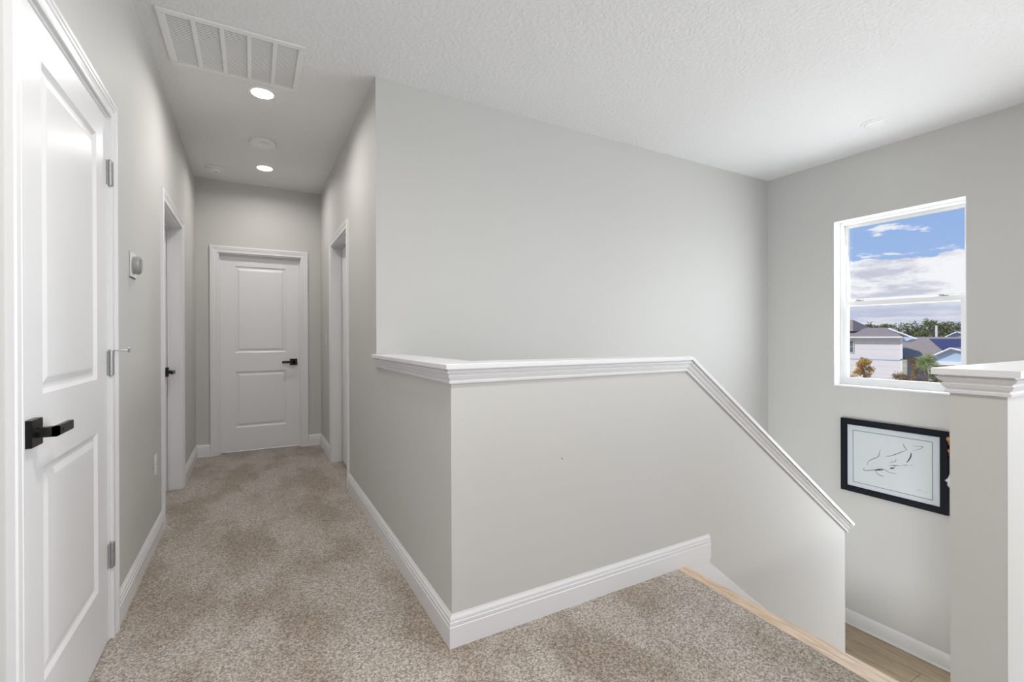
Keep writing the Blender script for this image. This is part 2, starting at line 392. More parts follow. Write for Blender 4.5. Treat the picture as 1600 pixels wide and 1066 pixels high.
# ------------------------------------------------------------------ stairs and landing
st = empty('staircase', (X0, (yS+PY1)/2, 0)); tagp(st, 'stairs with oak treads dropping behind the carpet edge to the landing', 'staircase')
RN = 7; rise = -zL/RN; run = (X1-X0)/(RN-1)
def child_world(o, par):
    o.parent = par; o.matrix_parent_inverse = par.matrix_world.inverted(); return o
bpy.context.view_layer.update()
for i in range(RN):
    x = X0-.02 + i*run - (.0 if i else 0)
    r = MB().box((x-.012, PY1+.013, -(i+1)*rise + .001), (x, yS-.013, -i*rise-.036)).build('riser', M['trim']); child_world(r, st)
    if i < RN-1:
        tr = MB().prism([(x, -(i+1)*rise-.035), (x+run+.018, -(i+1)*rise-.035), (x+run+.026, -(i+1)*rise-.018), (x+run+.02, -(i+1)*rise), (x, -(i+1)*rise)], 'y', PY1+.013, yS-.013).build('tread', M['nosing'])
        child_world(tr, st)
S(MB().box((X1-.35, PY1, zL-.2), (xW, yB, zL-.012)), 'floor_landing', M['dark'], 'wood plank landing below the window')
fl = bpy.data.objects['floor_landing']
pw = .180; x = X1-.02-.02; k = 0
while x < xW:
    y = PY1; off = [.35, .95, .65][k % 3]
    cuts = [PY1] + [c for c in (PY1+off, PY1+off+1.22) if c < yB] + [yB]
    for a, b in zip(cuts, cuts[1:]):
        if a > PY1+2: pass
        g = .0012
        o = MB().box((x+g, a+g, zL-.012), (min(x+pw, xW)-g, b-g, zL)).build('plank', random.choice(M['plank']), bevel=.0015)
        child_world(o, fl)
    x += pw; k += 1
# lower flight on the far side of the half wall
st2 = empty('staircase', (X1, 2.3, zL)); tagp(st2, 'lower flight of stairs hidden behind the sloping half wall', 'staircase')
bpy.context.view_layer.update()
for i in range(8):
    x = X1 - i*run
    child_world(MB().box((x, yS+T+.001, zL-(i+1)*.19), (x+.012, yB-.001, zL-i*.19-.03 if i else zL-.2)).build('riser', M['trim']), st2)
    if i < 7: child_world(MB().box((x-run-.02, yS+T+.001, zL-(i+1)*.19-.03), (x+.0, yB-.001, zL-(i+1)*.19)).build('tread', M['nosing']), st2)
S(MB().box((xR, yS, ZB-.1), (xW, yB, ZB)), 'floor_ground', M['plank'][0])
S(MB().box((1.78, PY1, ZB-.1), (xW, yS, ZB)), 'floor_understair', M['plank'][0])

# ------------------------------------------------------------------ doors
CP = [(0, 0), (0, .011), (.004, .0125), (.012, .0125), (.014, .011), (.030, .013), (.034, .016), (.044, .016), (.047, .0185), (.060, .0185), (.065, .015), (.065, 0)]
def make_door(idx, origin, rz, w, h, inset, handle_side, swing_hinges, label, gap=.006):
    """local frame: x across from 0 to w, front face looks to -y, z up; origin at the wall face, low corner of the opening"""
    root = empty('doorway', origin, rz)
    root.name = 'door_%d' % idx; tagp(root, label, kind='structure')
    # casing
    cs = MB().sweep(CP, [(0, 0, 0), (0, 0, CZ), (w, 0, CZ), (w, 0, 0)], [(-1, 0, 0), (0, 0, 1), (1, 0, 0)], [(0, -1, 0)]*3).build('casing', M['trim'], root)
    # jamb and stop
    j = MB()
    j.box((-.0005, -.0005, 0), (.012, T, CZ)).box((w-.012, -.0005, 0), (w+.0005, T, CZ)).box((.012, -.0005, CZ-.012), (w-.012, T, CZ+.0005))
    sy0 = inset-.014 if inset > .03 else inset+.038
    j.box((.012, sy0, 0), (.024, sy0+.012, CZ-.012)).box((w-.024, sy0, 0), (w-.012, sy0+.012, CZ-.012)).box((.024, sy0, CZ-.024), (w-.024, sy0+.012, CZ-.012))
    j.build('jamb', M['trim'], root)
    # slab with two panel openings
    g = .003 + .012 - (.010 if inset < .03 else 0)
    a, b, z0, z1 = g, w-g, gap, CZ-g
    pl, pr_ = w/2-.237, w/2+.237
    if idx == 1: pl, pr_ = w/2-.245, w/2+.255
    zz = [(.250, .826), (1.018, 1.905)]
    s = MB()
    s.box((a, inset+.010, z0), (b, inset+.035, z1))
    s.box((a, inset, z0), (pl, inset+.010, z1)).box((pr_, inset, z0), (b, inset+.010, z1))
    s.box((pl, inset, z0), (pr_, inset+.010, zz[0][0])).box((pl, inset, zz[0][1]), (pr_, inset+.010, zz[1][0])).box((pl, inset, zz[1][1]), (pr_, inset+.010, z1))
    slab = s.build('slab', M['door'], root)
    for (p0, p1) in zz:
        m = MB(); rings = []
        for d, dep in ((0, 0), (.004, .003), (.012, .0085), (.018, .0095), (.024, .009), (.042, .003), (.046, .0025)):
            rings.append([(pl+d, inset+dep, p0+d), (pr_-d, inset+dep, p0+d), (pr_-d, inset+dep, p1-d), (pl+d, inset+dep, p1-d)])
        v = [q for r in rings for q in r]; f = []
        for i in range(len(rings)-1):
            for c in range(4): f.append((i*4+c, i*4+(c+1) % 4, (i+1)*4+(c+1) % 4, (i+1)*4+c))
        k = (len(rings)-1)*4; f.append((k, k+1, k+2, k+3))
        m.add(v, f); m.build('panel', M['door'], slab)
    # lever handle
    hx, hz, sg = (g+.062, .929, 1) if handle_side == 'low' else (w-g-.062, .912, -1)
    hd = MB().box((hx-.035, inset-.016, hz-.034), (hx+.035, inset, hz+.034)).build('door_handle', M['black'], slab, bevel=.0012)
    lv = MB(); lv.lathe([(.013, 0), (.013, -.010)], (hx, inset-.015, hz), 'y', 16)
    lv.box((hx-.011, inset-.056, hz-.0125), (hx+.011, inset-.020, hz+.0125))
    lv.prism([(hx-sg*.011, inset-.056), (hx-sg*.011, inset-.044), (hx+sg*.113, inset-.044), (hx+sg*.113, inset-.056)], 'z', hz-.0125, hz+.0125)
    lv.build('lever', M['black'], hd, bevel=.0012)
    MB().lathe([(.0045, 0), (.0045, -.0012), (.003, -.002)], (hx+sg*.03, inset-.056, hz), 'y', 14).build('privacy_pin', M['black'], hd)
    lx = g if handle_side == 'low' else w-g
    MB().prism([(lx-.0005*sg, inset+.004), (lx-.0015*sg, inset+.004), (lx-.0015*sg, inset+.030), (lx-.0005*sg, inset+.030)], 'z', hz-.028, hz+.028).build('latch_plate', M['black'], slab)
    # hinges on the side away from the handle
    if swing_hinges:
        hgx = w-.004 if handle_side == 'low' else .004
        for zc in (1.806, 1.070, .326):
            h = MB()
            h.box((hgx-.020, inset-.0018, zc-.047), (hgx-.003, inset+.001, zc+.047)).box((hgx+.003, -.0145, zc-.047), (hgx+.015, -.011, zc+.047))
            h.build('hinge', M['steel'], root)
            hp = MB()
            for q in range(5): hp.lathe([(.0065, -.047+q*.019+.0008), (.0065, -.047+(q+1)*.019-.0008)], (hgx, inset-.009, zc), 'z', 14)
            hp.lathe([(.004, -.051), (.006, -.049), (.006, .049), (.004, .052)], (hgx, inset-.009, zc), 'z', 14)
            hp.build('hinge_pin', M['steel'], slab, smooth=True)
            if zc == 1.070:
                ds = MB(); dz = zc+.050
                ds.lathe([(.010, -.004), (.010, .003)], (hgx, inset-.009, dz), 'z', 16)
                ds.tube([(hgx+.008, inset-.014, dz), (hgx+.018, inset-.036, dz-.001), (hgx+.024, inset-.054, dz-.001)], .0028, 8)
                ds.tube([(hgx+.024+.0075*math.cos(t)-.002, inset-.060, dz+.0075*math.sin(t)) for t in [q*PI/8 for q in range(17)]], .0025, 8)
                ds.build('door_stop', M['steel'], root, smooth=True)
    return root
make_door(1, (xL, D1[0], 0), PI/2, D1[1]-D1[0], CZ, .002, 'low', True, 'white two panel door with black lever nearest the camera')
make_door(2, (xL, D2[0], 0), PI/2, D2[1]-D2[0], CZ, .085, 'high', False, 'white door set back in the wall beyond the thermostat')
make_door(3, (xR, D3[1], 0), -PI/2, D3[1]-D3[0], CZ, .085, 'high', False, 'white door set back in the wall opposite')
make_door(4, (D4[0], yE, 0), 0, D4[1]-D4[0], CZ, .050, 'high', False, 'white two panel door closing the end of the hallway', gap=.012)

# ------------------------------------------------------------------ windows
def sash(name, x0, x1, y0, y1, z0, z1, bw, bt, bb, parent):
    m = MB()
    prof = lambda a, b: m.box(a, b)
    m.box((x0, y0, z0), (x1, y0+bw, z1)); m.box((x0, y1-bw, z0), (x1, y1, z1))
    m.box((x0, y0+bw, z0), (x1, y1-bw, z0+bb)); m.box((x0, y0+bw, z1-bt), (x1, y1-bw, z1))
    # glazing bead, a slimmer step inside the sash
    b = .007
    m.box((x0+.008, y0+bw, z0+bb), (x1-.008, y0+bw+b, z1-bt)); m.box((x0+.008, y1-bw-b, z0+bb), (x1-.008, y1-bw, z1-bt))
    m.box((x0+.008, y0+bw+b, z0+bb), (x1-.008, y1-bw-b, z0+bb+b)); m.box((x0+.008, y0+bw+b, z1-bt-b), (x1-.008, y1-bw-b, z1-bt))
    o = m.build(name, M['vinyl'], parent)
    MB().box(((x0+x1)/2-.002, y0+bw, z0+bb), ((x0+x1)/2+.002, y1-bw, z1-bt)).build('pane', M['glass'], o)
    return o
w1 = empty('window_1', (xW, (WY0+WY1)/2, WZ0)); tagp(w1, 'white framed single hung window above the print', kind='structure')
bpy.context.view_layer.update()
def wpart(o): return child_world(o, w1)
fx0, fx1 = xW+.100, xW+.175
m = MB(); fw = .026
m.box((fx0, WY0, WZ0), (fx1, WY0+fw, WZ1)).box((fx0, WY1-fw, WZ0), (fx1, WY1, WZ1)).box((fx0, WY0+fw, WZ0), (fx1, WY1-fw, WZ0+.030)).box((fx0, WY0+fw, WZ1-fw), (fx1, WY1-fw, WZ1))
m.box((fx0+.03, WY0+fw, WZ0), (fx0+.034, WY0+fw+.006, WZ1-fw)).box((fx0+.03, WY1-fw-.006, WZ0), (fx0+.034, WY1-fw, WZ1-fw))
wpart(m.build('window_frame', M['vinyl']))
MR = 1.462
wpart(sash('upper_sash', fx0+.040, fx0+.068, WY0+fw, WY1-fw, MR, WZ1-fw, .020, .020, .030, None))
wpart(sash('lower_sash', fx0+.006, fx0+.036, WY0+fw, WY1-fw, WZ0+.030, MR+.012, .032, .034, .042, None))
for yy in (2.085, 1.515):
    l = MB().box((fx0+.008, yy-.024, MR+.012), (fx0+.034, yy+.024, MR+.017)).lathe([(.011, .017), (.011, .025), (.007, .028)], (fx0+.021, yy, MR), 'z', 16)
    l.box((fx0+.010, yy-.006, MR+.020), (fx0+.018, yy+.028, MR+.027))
    wpart(l.build('latch', M['steel'], bevel=.001))
# drywall returns painted white with the trim, sill board
m = MB(); g = .004
m.box((xW-.001, WY0, WZ1-g), (fx0, WY1, WZ1)).box((xW-.001, WY0, WZ0+.012), (fx0, WY0+g, WZ1-g)).box((xW-.001, WY1-g, WZ0+.012), (fx0, WY1, WZ1-g))
wpart(m.build('window_return', M['trim']))
wpart(MB().box((xW-.004, WY0, WZ0), (fx0, WY1, WZ0+.012)).build('window_sill', M['trim']))
for nm, box_ in (('added_window_rear', ((.1, yN-.15), (2.5, yN))), ('added_window_side', ((xW, -2.45), (xW+TW, -.65))), ('added_window_landing', ((xW, .69), (xW+TW, 1.25)))):  # invented unseen windows, added as openings for the fill lights
    (ax, ay), (bx, by) = box_; wz0, wz1 = (-.75, .35) if nm == 'added_window_landing' else (WZ0, WZ1); e = empty(nm, (ax, ay, wz0)); tagp(e, kind='structure'); bpy.context.view_layer.update()
    m = MB(); f = .05
    if nm == 'added_window_rear':
        yy = ay+.02
        m.box((ax, yy, wz0), (ax+f, yy+.05, wz1)).box((bx-f, yy, wz0), (bx, yy+.05, wz1)).box((ax, yy, wz0), (bx, yy+.05, wz0+f)).box((ax, yy, wz1-f), (bx, yy+.05, wz1)).box(((ax+bx)/2-.03, yy, wz0), ((ax+bx)/2+.03, yy+.05, wz1))
    else:
        xx = bx-.07
        m.box((xx, ay, wz0), (xx+.05, ay+f, wz1)).box((xx, by-f, wz0), (xx+.05, by, wz1)).box((xx, ay, wz0), (xx+.05, by, wz0+f)).box((xx, ay, wz1-f), (xx+.05, by, wz1)).box((xx, (ay+by)/2-.03, wz0), (xx+.05, (ay+by)/2+.03, wz1))
    child_world(m.build('window_frame', M['vinyl']), e)

# ------------------------------------------------------------------ ceiling fittings
VX0, VX1, VY0, VY1 = -.400, .258, 2.735, 3.252
e = empty('ceiling_vent', ((VX0+VX1)/2, (VY0+VY1)/2, H)); tagp(e, 'large white return air grille with five louvered bays in the ceiling', 'air vent'); bpy.context.view_layer.update()
m = MB(); fl_ = .034; zb = H-.010
for (a, b) in (((VX0, VY0), (VX1, VY0+fl_)), ((VX0, VY1-fl_), (VX1, VY1)), ((VX0, VY0+fl_), (VX0+fl_, VY1-fl_)), ((VX1-fl_, VY0+fl_), (VX1, VY1-fl_))):
    m.box((a[0], a[1], zb), (b[0], b[1], H-.0005))
child_world(m.build('vent_frame', M['plastic'], bevel=.002), e)
ix0, ix1 = VX0+fl_, VX1-fl_; bw = .020; bay = (ix1-ix0-4*bw)/5
for i in range(4):
    x = ix0 + (i+1)*bay + i*bw
    child_world(MB().box((x, VY0+fl_, zb+.001), (x+bw, VY1-fl_, H-.0005)).build('bar', M['plastic']), e)
child_world(MB().box((ix0, VY0+fl_, H-.0012), (ix1, VY1-fl_, H-.0004)).build('backing', principled('vent_painted_shade', (.10, .10, .10), .9)), e)  # dark sheet paints the shade in the gaps between the louvers
for i in range(5):
    x = ix0 + i*(bay+bw); m = MB(); n = 30; st_ = (VY1-VY0-2*fl_)/n
    for q in range(n):
        y = VY0+fl_+(q+.5)*st_
        m.prism([(y-.0046, zb+.0058), (y-.0042, zb+.0066), (y+.0024, zb+.0041), (y+.0020, zb+.0033)], 'x', x, x+bay)
    o = m.build('louvers', M['plastic']); o['kind'] = 'stuff'; child_world(o, e)
def downlight(x, y, label, lit, r=.061, group=None, power=9):
    e = empty('recessed_light', (x, y, H)); tagp(e, label, 'ceiling light', group)
    MB().lathe([(r, -.002), (r+.004, -.006), (r+.018, -.004), (r+.020, -.0003), (r, -.0003)], (0, 0, 0), 'z', 48).build('trim_ring', M['plastic'], e, smooth=True)
    MB().lathe([(0, -.0005), (r, -.0005), (r, -.0040), (r*.93, -.0095), (r*.7, -.0125), (0, -.0140)], (0, 0, 0), 'z', 48).build('diffuser', M['lamp'] if lit else M['plastic'], e)
    if lit:
        d = bpy.data.lights.new('downlight', 'AREA'); d.shape = 'DISK'; d.size = 2*r; d.energy = power; d.color = (1, .96, .92); d.spread = math.radians(165)
        o = bpy.data.objects.new('downlight', d); COL.objects.link(o); o.parent = e; o.location = (0, 0, -.0150)
    return e
downlight(.060, 3.385, 'round lit recessed light beside the large air grille', True, power=8.0)
downlight(.103, 4.860, 'round lit recessed light nearest the end wall of the hallway', True, power=6)
downlight(4.020, 1.690, 'unlit recessed light in the ceiling above the stair window', False, .066)
for (x, y, lb, pw_) in ((.35, .75, 'invented fill light over the hallway mouth by the first door', 19), (.1, -1.1, 'invented fill light over the loft near the side wall', 2), (1.9, -1.9, 'invented fill light over the middle of the loft', 2),
                     (3.2, -.75, 'invented fill light over the loft near the window wall', 26)):
    downlight(x, y, lb, True, group='invented loft fill lights', power=pw_)  # loft lights are invented, added out of view to brighten the room
e = empty('smoke_alarm', (.078, 4.225, H)); tagp(e, 'wide flat white ceiling disc between the two lit recessed lights', 'smoke alarm')
MB().lathe([(.092, -.0003), (.095, -.012), (.090, -.026), (.060, -.031), (0, -.032)], seg=48).build('body', M['plastic'], e, smooth=True)
MB().lathe([(.030, -.0312), (.030, -.0345), (.026, -.036), (0, -.036)], (.0, -.045, 0), seg=24).build('sensor_cover', M['plastic'], e, smooth=True)
e = empty('smoke_alarm', (-.300, 5.060, H)); tagp(e, 'small stepped white smoke alarm near the end wall ceiling corner', 'smoke alarm')
MB().lathe([(.066, -.0003), (.068, -.010), (.064, -.018), (.050, -.020), (0, -.020)], seg=40).build('base', M['plastic'], e, smooth=True)
MB().lathe([(.048, -.020), (.046, -.040), (.040, -.046), (0, -.047)], seg=40).build('sensor_body', M['plastic'], e, smooth=True)
MB().lathe([(.010, -.0465), (.009, -.049), (0, -.049)], (.012, -.012, 0), seg=16).build('test_button', M['grey_dial'], e)

# ------------------------------------------------------------------ wall fittings
e = empty('thermostat', (xL, 2.735, 1.505)); tagp(e, 'round grey dial thermostat on a square white wall plate', 'thermostat')
MB().box((0, -.062, -.060), (.006, .062, .060)).build('wall_plate', M['plastic'], e, bevel=.004)
MB().lathe([(.038, .006), (.041, .010), (.0415, .026), (.039, .032), (.035, .034), (0, .034)], axis='x', seg=48).build('dial', M['grey_dial'], e, smooth=True)
MB().lathe([(0, .0341), (.031, .0341), (.030, .0352), (0, .0354)], axis='x', seg=40).build('screen', M['dark_glass'], e)
e = empty('wall_outlet', (xL, 3.275, .455)); tagp(e, 'white duplex outlet low on the wall under the thermostat', 'outlet')
MB().box((0, -.037, -.060), (.006, .037, .060)).build('cover_plate', M['plastic'], e, bevel=.003)
for dz in (-.021, .021):
    MB().box((.006, -.016, dz-.014), (.009, .016, dz+.014)).build('socket', M['plastic'], e, bevel=.001)
e = empty('light_switch', (xR, 4.960, 1.155)); tagp(e, 'white light switch beside the doorway near the hallway end', 'light switch')
MB().box((-.006, -.037, -.060), (0, .037, .060)).build('cover_plate', M['plastic'], e, bevel=.003)
MB().prism([(-.006, -.034), (-.010, -.030), (-.007, .030), (-.006, .034)], 'y', -.016, .016).build('rocker', M['plastic'], e)

# ------------------------------------------------------------------ framed print
py0, py1, pz0, pz1 = 1.445, 2.173, -.182, .448
e = empty('framed_print', (xW, (py0+py1)/2, (pz0+pz1)/2)); tagp(e, 'black framed ink line print of a dolphin and calf under the window', 'picture'); bpy.context.view_layer.update()
m = MB(); fb = .050
fp = [(0, .002), (0, .024), (.004, .028), (fb-.006, .026), (fb, .020), (fb, .002)]
m.sweep(fp, [(xW, py0, pz0), (xW, py1, pz0), (xW, py1, pz1), (xW, py0, pz1)], [(0, 0, 1), (0, -1, 0), (0, 0, -1)], [(-1, 0, 0)]*3)
m.v = []; m.f = []
pts = [(py0, pz0), (py1, pz0), (py1, pz1), (py0, pz1)]; sg = [(1, 1), (-1, 1), (-1, -1), (1, -1)]
v = []; k = len(fp)
for (y, z), (sy, sz) in zip(pts, sg):
    for (a, d) in fp: v.append((xW-d, y+sy*a, z+sz*a))
f = []
for i in range(4):
    j = (i+1) % 4
    for a in range(k): f.append((i*k+a, i*k+(a+1) % k, j*k+(a+1) % k, j*k+a))
m.add(v, f); child_world(m.build('frame', M['frame']), e)
child_world(MB().box((xW-.014, py0+fb-.004, pz0+fb-.004), (xW-.003, py1-fb+.004, pz1-fb+.004)).build('mat_board', M['mat']), e)
a0, a1, c0, c1 = 1.538, 2.080, -.095, .354
pp = MB().box((xW-.0150, a0, c0), (xW-.0138, a1, c1)).build('print_paper', M['paper']); child_world(pp, e)
m = MB(); l = .0032
for (p, q) in (((a0, c0), (a1, c0+l)), ((a0, c1-l), (a1, c1)), ((a0, c0+l), (a0+l, c1-l)), ((a1-l, c0+l), (a1, c1-l))):
    m.box((xW-.0156, p[0], p[1]), (xW-.0149, q[0], q[1]))
child_world(m.build('border_line', M['ink']), e)
ART = {
'back_a': ([(1.974,.077),(1.966,.103),(1.945,.124),(1.916,.145),(1.896,.16),(1.887,.178),(1.884,.203),(1.879,.225)], .0028),
'back_b': ([(1.841,.176),(1.808,.187),(1.77,.21),(1.732,.237),(1.698,.262)], .0030),
'fluke_a': ([(1.723,.304),(1.718,.284),(1.709,.27),(1.697,.262)], .0028),
'fluke_b': ([(1.662,.298),(1.633,.301),(1.599,.308),(1.609,.291),(1.633,.274),(1.662,.261)], .0020),
'belly': ([(1.671,.243),(1.674,.216),(1.684,.187),(1.701,.158)], .0058),
'jaw': ([(1.992,.042),(2.002,.032),(1.993,.024),(1.953,.034),(1.912,.048),(1.872,.066),(1.844,.061),(1.809,.049),(1.772,.052)], .0030),
'jaw_shade': ([(1.916,.043),(1.888,.052),(1.860,.060)], .0058),
'flipper': ([(1.915,.043),(1.9,.019),(1.876,.008),(1.854,.01)], .0026),
'calf_a': ([(1.81,.127),(1.797,.14),(1.776,.15),(1.77,.172)], .0022),
'calf_b': ([(1.819,.107),(1.793,.112),(1.766,.119),(1.741,.121)], .0024),
'calf_c': ([(1.812,.086),(1.801,.088),(1.781,.097)], .0075),
'calf_d': ([(1.789,.116),(1.77,.107)], .0024),
'calf_e': ([(1.734,.128),(1.71,.135),(1.693,.138)], .0024),
'calf_f': ([(1.68,.147),(1.661,.14)], .0016),
'eye': ([(1.928,.102),(1.923,.101)], .0022),
'sign_a': ([(1.641,-.039),(1.63,-.043),(1.621,-.037),(1.612,-.04),(1.601,-.039)], .0009),
'sign_b': ([(1.591,-.041),(1.582,-.042),(1.572,-.044)], .0009)}
def catmull(P, n=6):
    Q = [P[0]] + P + [P[-1]]; out = []
    for i in range(1, len(Q)-2):
        for t in [k/n for k in range(n)]:
            out.append(tuple(.5*((2*Q[i][c]) + (-Q[i-1][c]+Q[i+1][c])*t + (2*Q[i-1][c]-5*Q[i][c]+4*Q[i+1][c]-Q[i+2][c])*t*t + (-Q[i-1][c]+3*Q[i][c]-3*Q[i+1][c]+Q[i+2][c])*t**3) for c in (0, 1)))
    return out + [P[-1]]
for P, wd in ART.values():
    m = MB(); C = catmull(P); n = len(C); v = []; f = []
    for i, (y, z) in enumerate(C):
        a = C[max(i-1, 0)]; b = C[min(i+1, n-1)]; d = Vector((b[0]-a[0], b[1]-a[1])).normalized()
        h = wd*.62*(.45+.75*math.sin(PI*(i+.5)/n))
        for s_, xx in ((1, .0151), (-1, .0151), (-1, .0157), (1, .0157)): v.append((xW-xx, y-s_*d.y*h, z+s_*d.x*h))
    for i in range(n-1):
        for c in range(4): f.append((i*4+c, i*4+(c+1) % 4, i*4+4+(c+1) % 4, i*4+4+c))
    f += [(0, 1, 2, 3), tuple((n-1)*4+c for c in (3, 2, 1, 0))]
    m.add(v, f); child_world(m.build('ink_stroke', M['ink']), pp)
child_world(MB().box((xW-.0185, py0+fb-.003, pz0+fb-.003), (xW-.0170, py1-fb+.003, pz1-fb+.003)).build('glass', M['glass']), e)

# carved ornament and white shell hanging on the wall beside the print, mostly behind the guard wall
def blob(name, prof, y, mat, label, cat, thick):
    """prof: (half width, z) down the piece; mounted on the window wall"""
    e = empty(name, (xW, y, prof[0][1])); tagp(e, label, cat); m = MB(); seg = 20; v = []; f = []
    for (r, z) in prof:
        for i in range(seg):
            t = 2*PI*i/seg; rr = r*(1+.05*math.sin(5*t))
            v.append((-thick-.008 + max(-thick, min(thick, thick*1.5*math.cos(t)*min(1, r/.03))), rr*math.sin(t), z-prof[0][1]))
    for j in range(len(prof)-1):
        for i in range(seg): f.append((j*seg+i, j*seg+(i+1) % seg, (j+1)*seg+(i+1) % seg, (j+1)*seg+i))
    f.append(tuple(range(seg))); f.append(tuple((len(prof)-1)*seg+i for i in reversed(range(seg))))
    m.add(v, f); m.build('body', mat, e, smooth=True)
    MB().box((-.012, -.01, -.06), (0, .01, -.03)).build('hanger', M['steel'], e)
    return e
blob('carved_ornament', [(.055, .415), (.074, .409), (.080, .395), (.070, .372), (.062, .345), (.058, .328), (.070, .318), (.072, .306), (.062, .288), (.066, .276), (.052, .248), (.034, .225), (.018, .205), (.004, .190)], 1.372, M['wood_carving'],
     'orange brown carved wood ornament hung beside the framed print', 'ornament', .022)
blob('shell_ornament', [(.030, .150), (.050, .135), (.054, .115), (.062, .098), (.075, .082), (.060, .068), (.062, .050), (.052, .035), (.020, .020)], 1.385, M['shell'],
     'white shell ornament hung low beside the framed print', 'ornament', .020)

# ------------------------------------------------------------------ outside
GZ = -4.4
S(MB().box((6, -120, GZ-.1), (420, 260, GZ)), 'ground', M['grass'])
def outer(name, label, cat, loc): 
    e = empty(name, loc); tagp(e, label, cat); bpy.context.view_layer.update(); return e
# two storey white house
h = outer('house', 'white two storey house with brown shingle roof filling half the window view', 'house', (68, 30, GZ))
A = lambda mb, name, mat, par=None: child_world(mb.build(name, mat), par or h)
A(MB().prism([(68, 25.9), (73, 27.9), (73, 40), (68, 40)], 'z', GZ, 1.05), 'wall', M['siding'])
A(MB().box((67.93, 25.85, -1.72), (68.0, 40, -1.55)), 'belt_board', M['soffit'])
A(MB().box((67.93, 25.82, GZ), (68.06, 26.0, 1.05)), 'corner_board', M['white_board'])
v = [(67.4, 25.7, 1.12), (67.4, 40.5, 1.12), (74, 29.15, 2.33), (74, 36, 2.33), (77, 30.2, 1.12), (77, 40.5, 1.12), (67.4, 25.7, 1.0), (67.4, 40.5, 1.0), (77, 30.2, 1.0), (77, 40.5, 1.0)]
f = [(0, 1, 3, 2), (1, 5, 3), (5, 4, 2, 3), (4, 0, 2), (6, 7, 1, 0), (7, 9, 5, 1), (9, 8, 4, 5), (8, 6, 0, 4), (6, 8, 9, 7)]
child_world(mesh('roof', v, f, M['roof_brown']), h)
A(MB().box((67.32, 25.6, .98), (67.4, 40.6, 1.16)), 'fascia', M['white_board'])
r2 = mesh('upper_roof', [(70, 32.0, 1.9), (70, 40, 1.9), (73, 33.4, 3.5), (73, 40, 3.5), (77, 32.0, 1.9), (77, 40, 1.9)], [(0, 1, 3, 2), (2, 3, 5, 4), (0, 2, 4), (1, 5, 3), (0, 4, 5, 1)], M['roof_brown']); child_world(r2, h)
# gable with pale soffit and white rake board
A(MB().prism([(25.9, 1.05), (25.9, .45), (25.0, .85)], 'x', 68.2, 70.6), 'gable_soffit', M['soffit'])
A(MB().tube([(70.2, 28.1, 2.15), (69.4, 24.95, .82)], .10, 4), 'rake_board', M['white_board'])
wn = A(MB().box((67.9, 30.97, -.95), (67.99, 31.9, .62)), 'window', M['white_board'])
for z0_, z1_ in ((-.85, -.18), (-.10, .52)): child_world(MB().box((67.86, 31.06, z0_), (67.9, 31.82, z1_)).build('pane', M['dark_glass']), wn)
# house with solar panels
h2 = outer('house', 'low house with broad tan roof carrying dark blue solar panels', 'house', (80, 26, GZ))
child_world(MB().box((75, 20, GZ), (92, 28.0, -1.5)).build('wall', M['siding']), h2)
v = [(73.5, 28.1, -1.6), (73.5, 19, -1.6), (84, 32.0, 1.10), (84, 19, 1.02), (94, 34.5, -1.6), (94, 19, -1.6)]
child_world(mesh('roof', v, [(0, 1, 3, 2), (2, 3, 5, 4), (0, 2, 4), (1, 5, 3), (0, 4, 5, 1)], M['roof_tan']), h2)
sn = Vector((-(1.04+1.6), 0, 10.5)).normalized()
def roofz(x): return -1.6 + (x-73.5)/10.5*2.63
P2 = [(82.6, 28.3), (82.6, 22), (77.0, 22), (77.0, 25.05)]
v = [(x, y, roofz(x)+.05) for x, y in P2] + [(x, y, roofz(x)+.14) for x, y in P2]
sp = mesh('solar_panel', v, [(0, 1, 2, 3), (7, 6, 5, 4), (0, 4, 5, 1), (1, 5, 6, 2), (2, 6, 7, 3), (3, 7, 4, 0)], M['solar']); child_world(sp, h2)
# little blue gabled houses
def gable_house(label, x, ya, yb, yp, zp, ze, zb_, depth):
    e = outer('house', label, 'house', (x, yp, GZ))
    c = lambda mb, n, mt: child_world(mb.build(n, mt), e)
    c(MB().prism([(ya+.3, zb_), (ya+.3, ze), (yp, zp), (yb-.3, ze), (yb-.3, zb_)], 'x', x+.3, x+.6), 'gable', M['siding_blue'])
    c(MB().box((x+.4, ya+.3, GZ), (x+depth, yb-.3, ze)), 'wall', M['siding'])
    for s_, y_ in (('roof_side', ya), ('roof_side', yb)):
        v = [(x, y_, ze-.1), (x, yp, zp), (x+depth, yp, zp), (x+depth, y_, ze-.1)]
        v += [(a, b, cc+.12) for a, b, cc in v]
        child_world(mesh(s_, v, [(0, 1, 2, 3), (7, 6, 5, 4), (0, 4, 5, 1), (1, 5, 6, 2), (2, 6, 7, 3), (3, 7, 4, 0)], M['roof_tan']), e)
        c(MB().tube([(x-.03, y_, ze-.05), (x-.03, yp, zp+.05)], .10, 4), 'rake_board', M['white_board'])
    return e, c
e, c = gable_house('blue gable rising behind the solar panels', 86.5, 24.2, 28.6, 26.55, 1.72, .65, -1, 6)
e, c = gable_house('blue gabled bungalow with tan garage below the solar panels', 66, 22.6, 17.0, 20.8, -.20, -1.15, -1.6, 9)
c(MB().box((65.9, 17.2, -2.0), (66.3, 22.4, -1.6)), 'frieze_board', M['white_board'])
c(MB().box((66.2, 18, GZ), (66.38, 21.9, -2.05)), 'garage_door', M['garage'])
po = MB().tube([(100, 33.3, GZ), (100, 33.3, 2.95)], [.22, .16], 8).build('utility_pole', M['white_board']); tagp(po, 'pale utility pole standing before the pine trees', 'pole')
# ground cover: drive
S(MB().box((50, 10, GZ), (66, 22, GZ+.02)), 'ground_drive', M['garage'])

